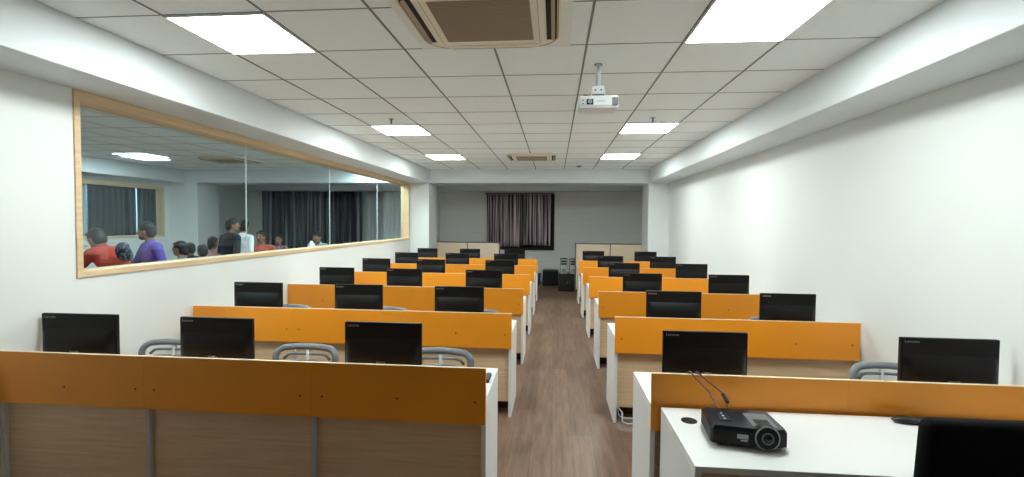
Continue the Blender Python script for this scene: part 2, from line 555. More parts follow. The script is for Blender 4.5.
cb.tube([(-.11, -.04, -.219), (-.10, -.05, -.200), (-.07, -.03, -.205), (-.03, -.02, -.20)], .004)
cb.build('cable', 'dark', t, True)
for ch in list(t.children):
    if ch.name.split('.')[0] not in ('ceiling_plate', 'pole'):
        ch.location.z -= pb

# ------------------------------------------------------------------ desk rows
ORD = ['nearest', 'second', 'third', 'fourth', 'fifth', 'farthest']
HT, HB, HD, D = .874, .580, .711, .537
def desk_row(side, y, cuts, label, screws=(), D=.537):
    t = thing('computer_desk', label, 'desk', (0, y, 0), 0, 'desk rows with orange front screens')
    xa, xb = cuts[0], cuts[-1]
    MB().box(xa, xb, .0185, D, HD - .025, HD, .0015).build('worktop', 'white', t)
    for a in (xa, xb - .025):
        MB().box(a, a + .025, .0185, D - .004, 0, HD - .0255, .0012).build('side_panel', 'white', t)
    for c in cuts[1:-1]:
        MB().box(c - .0125, c + .0125, .0185, D - .03, .001, HD - .0255, .0012).build('divider_panel', 'divider', t)
    MB().box(xa + .026, xb - .026, .22, .235, .0, .125).build('shade_board', 'underdesk_shade', t)  # added dark board imitating the shade below the modesty panels
    eds = [xa + .025] + [v for c in cuts[1:-1] for v in (c - .0125, c + .0125)] + [xb - .025]
    for a, b in zip(eds[0::2], eds[1::2]):
        MB().box(a + .0005, b - .0005, .042, .060, .125, HD - .0255).build('modesty_panel', 'beige', t)
    for a, b in zip(cuts[:-1], cuts[1:]):
        p = MB().box(a + .0006, b - .0006, 0, .018, HB, HT - .002, .0008).build('screen_panel', 'orange', t)
        MB().box(a + .0006, b - .0006, 0, .018, HT - .002, HT).build('edge_band', 'edge', p)
        for (sx, sz) in screws:
            if a < sx < b:
                MB().lathe([(.006, -.0012), (.007, .001)], (sx, 0, sz), 10, 'y').build('screw', 'screw', p)
    return t
LC = [-3.149, -2.239, -1.275, -.3415]
RC = [.4966, 1.43, 2.36]
YL = [2.3808 + 1.4785 * k for k in range(6)]
YR = [2.406 + 1.435 * k for k in range(6)]
SCR_L = [(-2.72, .684), (-2.29, .69), (-2.18, .69), (-1.34, .692), (-1.22, .692), (-.809, .70), (-.397, .697)]
SCR_R = [(.551, .696), (1.37, .694), (1.49, .694), (1.888, .697), (2.304, .70)]
for k in range(6):
    desk_row('left', YL[k], LC, ('three-seat white desk row with orange screen, left of the aisle, %s of six' % ORD[k]), SCR_L if k < 3 else (), .335 if k == 5 else .537)
    desk_row('right', YR[k], RC, ('two-seat white desk row with orange screen, right of the aisle, %s of six' % ORD[k]), SCR_R if 0 < k < 3 else ())

# ------------------------------------------------------------------ monitors
def make_monitor():
    t = thing('computer_monitor', 'x', 'monitor', (0, 0, HD), 0)
    w, z0, z1 = .22, .072, .345
    # back shell: rounded slab facing the viewer (-y) with a deeper lower half
    MB().box(-w, w, -.012, .012, z0, z1, .004, 2).build('housing', 'monitor_back', t)
    s = MB()
    prof = [(-.0115, z0 + .010), (-.034, z0 + .016), (-.042, z0 + .035), (-.043, z0 + .075), (-.040, z0 + .105), (-.032, z0 + .135), (-.022, z0 + .160), (-.0115, z0 + .180)]
    rows = []
    for xx, q in ((-.212, 0), (-.204, .45), (-.188, .85), (-.165, 1), (.165, 1), (.188, .85), (.204, .45), (.212, 0)):
        rows.append([s.bm.verts.new((xx, -.0115 + (p[0] + .0115) * q, p[1])) for p in prof])
    for r0, r1 in zip(rows[:-1], rows[1:]):
        for j in range(len(prof) - 1):
            s.bm.faces.new((r0[j], r0[j + 1], r1[j + 1], r1[j]))
    s.build('back_cover', 'monitor_back', t, True)
    MB().box(-w + .009, w - .009, .0118, .0132, z0 + .018, z1 - .009).build('display', 'screen', t)
    n = MB().tube([(0, -.040, .012), (0, -.044, .06), (0, -.036, .12)], [.030, .028, .026], 14, sx=1.0)
    st = n.build('stand_neck', 'black', t, True)
    MB().prism(rounded(.10, .075, .03), 'z', 0.0, .012).build('stand_base', 'black', t, loc=(0, -.02, 0))
    text_part('logo', 'Lenovo', .023, 'logo', t, (-w + .014, -.0122, z1 - .028), (PI / 2, 0, 0))
    return t
mon0 = make_monitor()
mon_used = [False]
def monitor(x, y, label, group, rz=0.0, sc=1.0, zs=1.0):
    m = mon0 if not mon_used[0] else copy_tree(mon0)
    mon_used[0] = True
    m.location = (x, y, HD + .0006); m.rotation_euler = (0, 0, rz); m.scale = (sc, 1, zs)
    m['label'] = label; m['group'] = group
    return m
ML = [[(-2.885, .02, 1.11), (-1.995, 0, 1.04), (-.975, 0, 1.03)],
      [(-2.706, 0, 1.05), (-1.751, .02, 1), (-.831, 0, 1)],
      [(-2.66, 0, 1), (-1.808, 0, 1), (-.833, 0, 1)],
      [(-2.73, 0, 1), (-1.872, 0, 1), (-.811, .02, 1)],
      [(-2.72, 0, 1), (-1.767, 0, 1), (-.871, 0, 1)],
      [(-2.73, 0, 1), (-1.80, 0, 1), (-.834, 0, 1)]]
MR = [[(.828, 0, 1.02), (2.068, 0, 1.09)], [(1.013, 0, 1.03), (1.934, 0, 1)], [(1.014, 0, 1), (1.972, 0, 1)],
      [(1.016, 0, 1), (1.966, 0, 1)], [(.987, 0, 1), (1.884, 0, 1)], [(.808, 0, 1), (1.86, 0, 1)]]
P3 = ['leftmost of three', 'middle of three', 'nearest the aisle']
P2 = ['nearest the aisle', 'nearest the right wall']
for k in range(6):
    for j, (x, rz, sc) in enumerate(ML[k]):
        monitor(x, YL[k] + .25, 'black monitor, %s on the %s desk row left of the aisle' % (P3[j], ORD[k]), 'monitors on the left desk rows', rz, sc, .965 if k == 0 else 1)
    for j, (x, rz, sc) in enumerate(MR[k]):
        monitor(x, YR[k] + .25, 'black monitor, %s on the %s desk row right of the aisle' % (P2[j], ORD[k]), 'monitors on the right desk rows', rz, sc, .945 if k == 0 else 1)

# ------------------------------------------------------------------ student chairs
def arch(w0, w1, z0, z1, y0, y1, r, bow, n=7):
    """points up one side, over a rounded top and down the other; bow = curvature in y"""
    pts = [(-w0, z0)]
    for k in range(n):
        a = PI - k / (n - 1) * PI / 2
        pts.append((-w1 + r + r * math.cos(a), z1 - r + r * math.sin(a)))
    for k in range(1, 6):
        pts.append((-w1 + r + (2 * w1 - 2 * r) * k / 6, z1 + .006 * math.sin(PI * k / 6)))
    for k in range(n):
        a = PI / 2 - k / (n - 1) * PI / 2
        pts.append((w1 - r + r * math.cos(a), z1 - r + r * math.sin(a)))
    pts.append((w0, z0))
    out = []
    for x, z in pts:
        f = (z - z0) / (z1 - z0)
        out.append((x, y0 + (y1 - y0) * f + bow * (1 - (x / w0) ** 2), z))
    return out
def make_chair():
    t = thing('student_chair', 'x', 'chair')
    # back at +y (the far side); it faces the desk towards -y
    MB().tube(arch(.20, .222, .40, .765, .20, .26, .07, .03), .0185, 10, sx=1.3).build('back_frame', 'chair', t, True)
    bars = [(.715, .172), (.665, .172), (.615, .17), (.565, .168), (.515, .165)]
    for z, hw in bars:
        pts = []
        for k in range(13):
            x = -hw + 2 * hw * k / 12
            drop = .035 * max(0, (abs(x) / hw - .72) / .28) ** 2
            pts.append((x, .20 + .06 * (z - .40) / .365 + .03 * (1 - (x / .2) ** 2), z - drop))
        MB().tube(pts, .0105, 8).build('back_slat', 'chair', t, True)
    m = MB()
    m.tube([(.0, .232, .42), (.0, .275, .60), (.0, .288, .745)], [.022, .020, .016], 8)
    m.build('back_spine', 'chair2', t, True)
    s = MB()
    s.prism(rounded(.215, .205, .06), 'z', .425, .447)
    so = s.build('seat', 'chair', t)
    for sx in (-1, 1):
        MB().tube([(sx * .17, .17, .43), (sx * .195, .205, .22), (sx * .21, .23, .0)], .0115, 8).build('leg', 'chrome', t, True)
        MB().tube([(sx * .17, -.17, .43), (sx * .195, -.195, .22), (sx * .21, -.21, .0)], .0115, 8).build('leg', 'chrome', t, True)
    return t
ch0 = make_chair()
ch_used = [False]
def chair(x, y, label, group, rz=0):
    c = ch0 if not ch_used[0] else copy_tree(ch0)
    ch_used[0] = True
    c.location = (x, y, 0); c.rotation_euler = (0, 0, rz); c.scale = (1, 1, .935)
    c['label'] = label; c['group'] = group
    return c
CG = 'grey slotted-back chairs behind the desk rows'
chair(-2.79, 2.95, 'grey slotted-back chair showing between the two leftmost monitors of the nearest left row', CG)
chair(-1.755, 2.95, 'grey slotted-back chair in full view on the nearest left desk row', CG)
chair(-.785, 2.95, 'grey slotted-back chair showing right of the nearest left row\'s aisle monitor', CG)
chair(2.122, 2.95, 'grey slotted-back chair showing beside the monitor nearest the viewer at the right wall', CG).scale = (.9, 1, .935)
chair(-2.75, 4.46, 'grey chair top peeking right of the second left row\'s leftmost monitor', CG)
chair(-1.71, 4.46, 'grey chair top peeking right of the second left row\'s middle monitor', CG)
chair(-.765, 4.46, 'grey chair top peeking right of the second left row\'s aisle monitor', CG)
chair(2.10, 4.46, 'grey chair top peeking left of the second right row\'s wall-side monitor', CG)

# ------------------------------------------------------------------ front right desk, projector, chair and small items
t = thing('teacher_desk', 'white desk closest to the viewer at right, carrying the black projector', 'desk', (0, 0, 0))
TX0, TX1, TY0, TY1 = .54, 2.30, 1.81, 2.385
MB().box(TX0, TX1, TY0, TY1, HD - .025, HD, .0015).build('worktop', 'white', t)
for a in (TX0, TX1 - .025):
    MB().box(a, a + .025, TY0 + .003, TY1, 0, HD - .0255, .0012).build('side_panel', 'white', t)
MB().box(TX0 + .0255, TX1 - .0255, TY0 + .05, TY0 + .068, .12, HD - .0255).build('modesty_panel', 'beige', t)
MB().lathe([(.036, .0002), (.036, .0022), (.031, .003)], (.634, 2.232, HD), 28).build('cable_grommet', 'black2', t)

# black data projector, slightly turned
t = thing('desk_projector', 'black data projector lying on the white desk at right', 'projector', (.808, 2.075, HD + .0005), math.radians(-4))
t.scale = (.95, 1, 1)
m = MB()
pts = [(-.155, -.085), (-.148, -.098), (.10, -.118), (.150, -.098), (.155, -.085), (.150, .105), (.135, .118), (-.130, .118), (-.148, .105)]
m.prism(pts, 'z', .016, .072)
m.build('body', 'black2', t)
m = MB()
lo = [m.bm.verts.new((x, y, .072)) for x, y in pts]
hi = [m.bm.verts.new((x * .94, y * .92, .086 - (0.004 if y > 0 else 0))) for x, y in pts]
m.bm.faces.new(hi)
for k in range(len(pts)):
    l = (k + 1) % len(pts)
    m.bm.faces.new((lo[k], lo[l], hi[l], hi[k]))
m.bm.faces.new(lo[::-1])
m.build('top_cover', 'projtop', t)
# lens: ring and glass at the right of the front face
lz = .055
lens = MB().lathe([(.043, -.004), (.049, -.006), (.051, -.004), (.051, .03), (.040, .03)], (.066, -.112, lz), 32, 'y').build('lens_ring', 'black2', t, True)
MB().tube([(.066 + .0475 * math.cos(2 * PI * k / 40), -.1185, lz + .0475 * math.sin(2 * PI * k / 40)) for k in range(40)], .0026, 8, closed=True).build('rim', 'silver', lens, True)
MB().lathe([(.042, -.0075), (.042, -.004)], (.066, -.112, lz), 32, 'y').build('lens_barrel', 'black2', lens)
MB().lathe([(.024, -.012), (.024, -.006)], (.066, -.112, lz), 28, 'y').build('lens_barrel', 'lensring', lens)
MB().lathe([(.004, -.016), (.014, -.0145), (.019, -.012)], (.066, -.112, lz), 28, 'y').build('lens', 'lens', lens, True)
# focus window over the lens
MB().box(.020, .120, -.085, .055, .0842, .0885, .003).build('focus_window', 'lensring', t)
MB().box(.040, .100, -.055, -.015, .0885, .0915, .002).build('focus_ring', 'black2', t)
gr = MB()
for k in range(9):
    a = Vector((-.146 + k * .0105, -.0986 - k * .00085))
    gr.box(a.x, a.x + .005, a.y - .0025, a.y + .001, .024, .064)
gr.build('vent_grille', 'dark', t)
st = MB().box(-.022, .022, -.0015, .0005, -.009, .009).build('sticker', 'silver', t, loc=(-.030, -.1095, .052), rot=(0, 0, math.radians(-4.5)))
MB().box(-.014, .014, -.0015, .0005, -.003, .003).build('sticker', 'silver', t, loc=(-.024, -.1098, .036), rot=(0, 0, math.radians(-4.5)))
MB().box(-.10, -.055, -.04, .05, .0842, .0872, .003).build('control_panel', 'projtop', t)
for k in range(3):
    MB().lathe([(.006, .0), (.005, .002)], (-.078, -.02 + k * .028, .0872), 12).build('button', 'silver', t)
for sx in (-.11, .11):
    MB().lathe([(.010, 0), (.012, .018)], (sx, -.07, 0), 12).build('foot', 'black2', t)
    MB().lathe([(.010, 0), (.012, .018)], (sx, .085, 0), 12).build('foot', 'black2', t)
c = MB().tube([(.757, 2.202, HD + .060), (.755, 2.225, HD + .075), (.745, 2.30, HD + .115), (.700, 2.375, HD + .160), (.688, 2.397, HD + .1745), (.686, 2.420, HD + .1735), (.676, 2.433, HD + .160), (.675, 2.44, HD + .10), (.672, 2.455, HD + .006), (.66, 2.52, HD + .005)], .0045, 8).build('projector_cable', 'cable', None, True)
props(c, 'left of two dark red cables from the black projector over the orange screen', 'cable', 'projector cables')
c = MB().tube([(.800, 2.200, HD + .060), (.802, 2.225, HD + .078), (.80, 2.30, HD + .118), (.750, 2.365, HD + .155), (.722, 2.397, HD + .1745), (.718, 2.420, HD + .1735), (.734, 2.433, HD + .160), (.733, 2.44, HD + .10), (.73, 2.455, HD + .006), (.74, 2.52, HD + .005)], .0045, 8)
co = c.build('projector_cable', 'cable', None, True)
props(co, 'right of two dark red cables, with a bead, from the black projector', 'cable', 'projector cables')
MB().cap((.8075, 2.245, HD + .093), (.8025, 2.285, HD + .112), .009, .009).build('ferrite_bead', 'black2', co, True)

# pouch beside the black chair
m = MB()
m.ell((0, 0, .014), (.115, .034, .014))
m.ell((-.05, 0, .016), (.05, .030, .016))
p = remesh_build(m, 'pencil_pouch', 'black', None, .004, 4)
p.location = (1.685, 2.325, HD); p.rotation_euler = (0, 0, math.radians(2))
props(p, 'small black rounded pouch on the white desk beside the black chair back', 'pouch')

# black office chair cut by the frame
t = thing('office_chair', 'black high-backed chair at the lower right edge of the photo', 'chair', (1.328, 1.20, 0))
m = MB()
def slab(mb, w, h, dpt, cy, cz, r, lean):
    n = 10
    front = rounded(w, h, r, n)
    for (dy, ins) in ((-dpt, .012), (-dpt * .5, 0), (dpt * .5, 0), (dpt, .012)):
        pass
    rings = []
    for (dy, ins) in ((-dpt, .014), (-dpt * .6, 0), (dpt * .6, 0), (dpt, .014)):
        rings.append([mb.bm.verts.new((x * (1 - ins / w), cy + dy - lean * (z / h) * -1 + .04 * (x / w) ** 2 * -1, cz + z * (1 - ins / h))) for x, z in front])
    k = len(front)
    for A, B in zip(rings[:-1], rings[1:]):
        for i_ in range(k):
            j_ = (i_ + 1) % k
            mb.bm.faces.new((A[i_], A[j_], B[j_], B[i_]))
    mb.bm.faces.new(rings[0][::-1]); mb.bm.faces.new(rings[-1])
slab(m, .265, .27, .028, .30, .798, .028, -.02)
m.build('backrest', 'fabric_black', t, True)
t.rotation_euler = (0, 0, 0)
s = MB().box(-.25, .25, .0, .47, .43, .50, .03, 3); s.build('seat', 'fabric_black', t, True)
MB().tube([(0, .33, .445), (0, .37, .50), (0, .35, .62)], [.03, .028, .025], 8).build('back_support', 'black2', t, True)
MB().lathe([(.028, .09), (.028, .26), (.020, .26), (.020, .43)], (0, .23, 0), 16).build('gas_lift', 'black2', t, True)
for k in range(5):
    a = 2 * PI * k / 5 + .3
    l = MB().tube([(0, .23, .105), (.15 * math.cos(a), .23 + .15 * math.sin(a), .10), (.27 * math.cos(a), .23 + .27 * math.sin(a), .075)], [.026, .022, .016], 8).build('leg', 'black2', t, True)
    MB().lathe([(.022, -.02), (.028, -.012), (.028, .012), (.022, .02)], (.28 * math.cos(a), .23 + .28 * math.sin(a), .028), 14, 'x').build('caster', 'black2', l, True)
for sx in (-1, 1):
    MB().tube([(sx * .25, .20, .46), (sx * .28, .20, .55), (sx * .28, .10, .64), (sx * .28, .30, .65)], .016, 8).build('armrest', 'black2', t, True)

# keyboard at the aisle end of the nearest left row
t = thing('keyboard', 'black keyboard end on the nearest left desk row beside the aisle', 'keyboard', (-.565, 2.70, HD + .0005), 0)
MB().box(-.205, .205, -.065, .065, .0, .016, .004, 2).build('case', 'black', t)
n_key = 0
for r_ in range(5):
    for c_ in range(15):
        if n_key < 75:
            x = -.188 + c_ * .0268; y = -.050 + r_ * .025
            k_ = MB().box(x - .011, x + .011, y - .010, y + .010, .0162, .0225, .002).build('key', 'lensring', t)
            n_key += 1

# white cables looping out below the second right row
for k, (a, lab) in enumerate(((0, 'upper of two white cable loops under the second right desk row'), (.03, 'lower of two white cable loops under the second right desk row'))):
    y = YR[1] + .055 - .065 * k
    c = MB().tube([(.53, y + .10, .115), (.535 + a, y + .02, .095), (.55 + a * .5, y, .045 - a * .6), (.60, y - .005, .030 - a * .6), (.66, y, .030 - a * .6), (.74, y + .03, .035 - a * .6), (.80, y + .12, .02)], .0055, 8).build('white_cable', 'cablewhite', None, True)
    props(c, lab, 'cable', 'white cables under the desk')

# ------------------------------------------------------------------ far end of the room
def divider_screen(xa, xb, label):
    y = 11.2
    t = thing('divider_screen', label, 'divider', (0, y, 0), 0, 'beige divider screens at the far end')
    xm = (xa + xb) / 2
    for (a, b) in ((xa + .03, xm - .012), (xm + .012, xb - .03)):
        MB().box(a, b, -.018, .018, .08, 1.135).build('panel', 'partpanel', t)
    for x in (xa + .015, xb - .015):
        MB().box(x - .015, x + .015, -.025, .025, 0, 1.165, .002).build('post', 'partframe', t)
    MB().box(xm - .012, xm + .012, -.022, .022, 0, 1.135).build('post', 'partframe', t)
    MB().box(xa + .03, xb - .03, -.022, .022, 1.135, 1.16, .003).build('top_rail', 'partframe', t)
    return t
divider_screen(-2.86, -1.28, 'beige two-panel divider screen standing left of the curtained window')
divider_screen(.49, 2.12, 'beige two-panel divider screen standing right of the curtained window')

# curtained window in the far wall
wf = MB()
wx0, wx1, wz0, wz1 = -1.80, .0, .885, 2.40
wf.box(wx0, wx1, YB - .05, YB + .01, wz0, wz0 + .06); wf.box(wx0, wx1, YB - .05, YB + .01, wz1 - .06, wz1)
wf.box(wx0, wx0 + .06, YB - .05, YB + .01, wz0 + .06, wz1 - .06); wf.box(wx1 - .06, wx1, YB - .05, YB + .01, wz0 + .06, wz1 - .06)
wfo = struct(wf.build('window_3', 'dark'), 'dark framed window behind plum curtains')
MB().box(wx0 + .06, wx1 - .06, YB - .03, YB - .005, wz0 + .06, wz1 - .06).build('pane', 'screen', wfo)

def curtain(name, label, mat, xa, xb, y, za, zb, folds, amp, group=None, axis='x', bottom_wave=0.0):
    m = MB()
    n = int(folds * 10)
    ph = [random.uniform(-.4, .4) for _ in range(n + 1)]
    nz = 8
    rows = []
    for sgn in (-1, 1):
        grid = []
        for iz in range(nz + 1):
            f = iz / nz
            z = za + (zb - za) * f
            row = []
            for k in range(n + 1):
                u = k / n
                d_ = amp * (1 - .45 * f) * math.sin(2 * PI * folds * u + ph[k] * .6 + .5 * math.sin(3 * f + 7 * u))
                xx = xa + (xb - xa) * u
                zz = z + (bottom_wave * math.sin(9 * u) * (1 - f))
                off = sgn * .0015
                row.append(m.bm.verts.new((xx, y + d_ + off, zz) if axis == 'x' else (y + d_ + off, xx, zz)))
            grid.append(row)
        rows.append(grid)
    for gidx in (0, 1):
        G_ = rows[gidx]
        for iz in range(nz):
            for k in range(n):
                m.bm.faces.new((G_[iz][k], G_[iz][k + 1], G_[iz + 1][k + 1], G_[iz + 1][k]))
    A, B = rows
    for k in range(n):
        m.bm.faces.new((A[0][k], A[0][k + 1], B[0][k + 1], B[0][k]))
        m.bm.faces.new((A[nz][k], A[nz][k + 1], B[nz][k + 1], B[nz][k]))
    for iz in range(nz):
        m.bm.faces.new((A[iz][0], A[iz + 1][0], B[iz + 1][0], B[iz][0]))
        m.bm.faces.new((A[iz][n], A[iz + 1][n], B[iz + 1][n], B[iz][n]))
    o = m.build(name, mat, None, True)
    return props(o, label, 'curtain', group)
PG = 'plum streaked curtains at the far window'
curtain('curtain', 'plum curtain with pale streaks, left half of the far window', 'curtain', -1.84, -.94, YB - .12, .98, 2.395, 8, .03, PG)
curtain('curtain', 'plum curtain with pale streaks, right half of the far window', 'curtain', -.93, -.10, YB - .12, 1.02, 2.395, 8, .03, PG)
t = thing('curtain_rod', 'dark rod carrying the plum curtains', 'curtain rod', (0, YB - .12, 2.418))
MB().tube([(-1.85, 0, 0), (-.04, 0, 0)], .012, 10).build('rod', 'dark', t, True)
for x in (-1.85, -.04):
    MB().ell((x, 0, 0), (.022, .022, .022), sub=2).build('finial', 'dark', t, True)
    MB().box(x - .008, x + .008, 0, .12, -.008, .008).build('bracket', 'dark', t)

# small table with two tower computers, boxes and bin by the far right divider
t = thing('side_table', 'low black cabinet carrying two tower computers at the end of the aisle', 'cabinet', (.355, 11.46, 0))
MB().box(-.245, .245, -.21, .21, .04, .40, .004).build('body', 'black2', t)
MB().box(-.25, .25, -.215, .215, .40, .415, .003).build('top', 'black', t)
for s in (-1, 1):
    d_ = MB().box(s * .122 - .118, s * .122 + .118, -.2145, -.2105, .05, .39, .001).build('door', 'black', t)
    MB().box(s * .03 - .004, s * .03 + .004, -.222, -.2145, .19, .25, .001).build('handle', 'chrome', d_)
MB().box(-.23, .23, -.19, .19, .0, .04).build('plinth', 'dark', t)
def tower():
    t = thing('tower_computer', 'x', 'computer', (0, 0, 0), 0, 'tower computers on the black cabinet')
    MB().box(-.085, .085, -.19, .19, .0, .355, .004).build('case', 'black2', t)
    MB().box(-.078, .078, -.202, -.1905, .012, .345, .006, 2).build('front_panel', 'chair2', t)
    MB().box(-.066, .066, -.205, -.2015, .275, .325, .001).build('drive_bay', 'black', t)
    MB().box(-.066, .066, -.205, -.2015, .215, .262, .001).build('drive_bay', 'black', t)
    MB().lathe([(.012, -.206), (.012, -.201)], (0, 0, .17), 14, 'y').build('power_button', 'chrome', t)
    m = MB()
    for k in range(6): m.box(-.055, .055, -.2045, -.2015, .03 + k * .017, .039 + k * .017)
    m.build('vent_grille', 'black', t)
    return t
tw = tower(); tw.location = (.235, 11.47, .4155); tw['label'] = 'silver-fronted tower computer, left of two on the black cabinet'
tw2 = copy_tree(tw); tw2.location = (.465, 11.47, .4155); tw2['label'] = 'silver-fronted tower computer, right of two on the black cabinet'
t = thing('storage_box', 'black box on the floor under the far window', 'box', (-.085, 12.45, 0))
MB().box(-.20, .20, -.18, .18, 0, .36, .006).build('body', 'black2', t)
MB().box(-.205, .205, -.185, .185, .361, .40, .006).build('lid', 'black', t)
t = thing('waste_bin', 'dark blue bin beside the black box at the far end', 'bin', (-.47, 12.35, 0))
MB().lathe([(.10, 0), (.135, .30), (.128, .30), (.095, .012)], (0, 0, 0), 24).build('body', 'bluebin', t, True)
MB().lathe([(.131, .292), (.140, .292), (.140, .308), (.131, .308)], (0, 0, 0), 24).build('rim', 'bluebin', t, True)

# ------------------------------------------------------------------ the room behind the glass
curtain('curtain', 'long navy streaked curtain on the back wall behind the glass', 'curtainblue', -8.3, -5.36, YB - .10, .5, 2.46, 24, .03)
curtain('curtain', 'pale grey curtain right of the navy curtain behind the glass', 'curtaingrey', -5.28, -3.45, YB - .10, .3, 2.46, 14, .015)
DG = 'curtains of the window behind the glass'
curtain('curtain', 'dark curtain left of the bright gap behind the glass', 'curtaindark', 8.36, 9.43, XF - .13, 1.285, 2.32, 8, .02, DG, 'y')
curtain('curtain', 'dark curtain right of the bright gap behind the glass', 'curtaindark', 9.455, 9.94, XF - .13, 1.285, 2.32, 4, .02, DG, 'y')
curtain('curtain', 'pale sheet added in place of bare bright glass, left of the dark curtains', 'curtaingrey', 2.95, 8.352, XF - .13, 1.285, 2.32, 36, .02, DG, 'y')  # pale cloth stands in for uncurtained, bright window glass

# people ------------------------------------------------------------
def frame(fwd, up):
    f = Vector(fwd).normalized(); u = Vector(up).normalized()
    r = f.cross(u).normalized(); u = r.cross(f)
    return Matrix((r, f, u)).transposed()   # columns right, forward, up

def hand(m, w, d, palm_n, s, curl=.35):
    """palm, four fingers and a thumb from wrist w along d; palm_n = palm normal"""
    d = Vector(d).normalized(); n = Vector(palm_n); n = (n - d * n.dot(d)).normalized()
    side = d.cross(n)
    R = Matrix((side, d, n)).transposed()
    m.ell(w + d * .045 * s, (.037 * s, .052 * s, .016 * s), R, 2)
    for k, (off, L) in enumerate(((-.026, .066), (-.009, .075), (.009, .070), (.026, .055))):
        a = w + (d * .085 + side * off) * s
        q = (d + n * curl * .6 + side * off * 2).normalized()
        b = a + q * L * .5 * s
        q2 = (d + n * curl * 1.8 + side * off * 2).normalized()
        c_ = b + q2 * L * .5 * s
        m.cap(a, b, .0095 * s, .009 * s, 8); m.cap(b, c_, .009 * s, .008 * s, 8)
    a = w + (d * .02 - side * .030) * s
    b = a + (d * .6 - side * .8 + n * .3).normalized() * .035 * s
    m.cap(a, b, .012 * s, .0105 * s, 8)
    m.cap(b, b + (d * .9 - side * .3 + n * .4).normalized() * .03 * s, .0105 * s, .009 * s, 8)

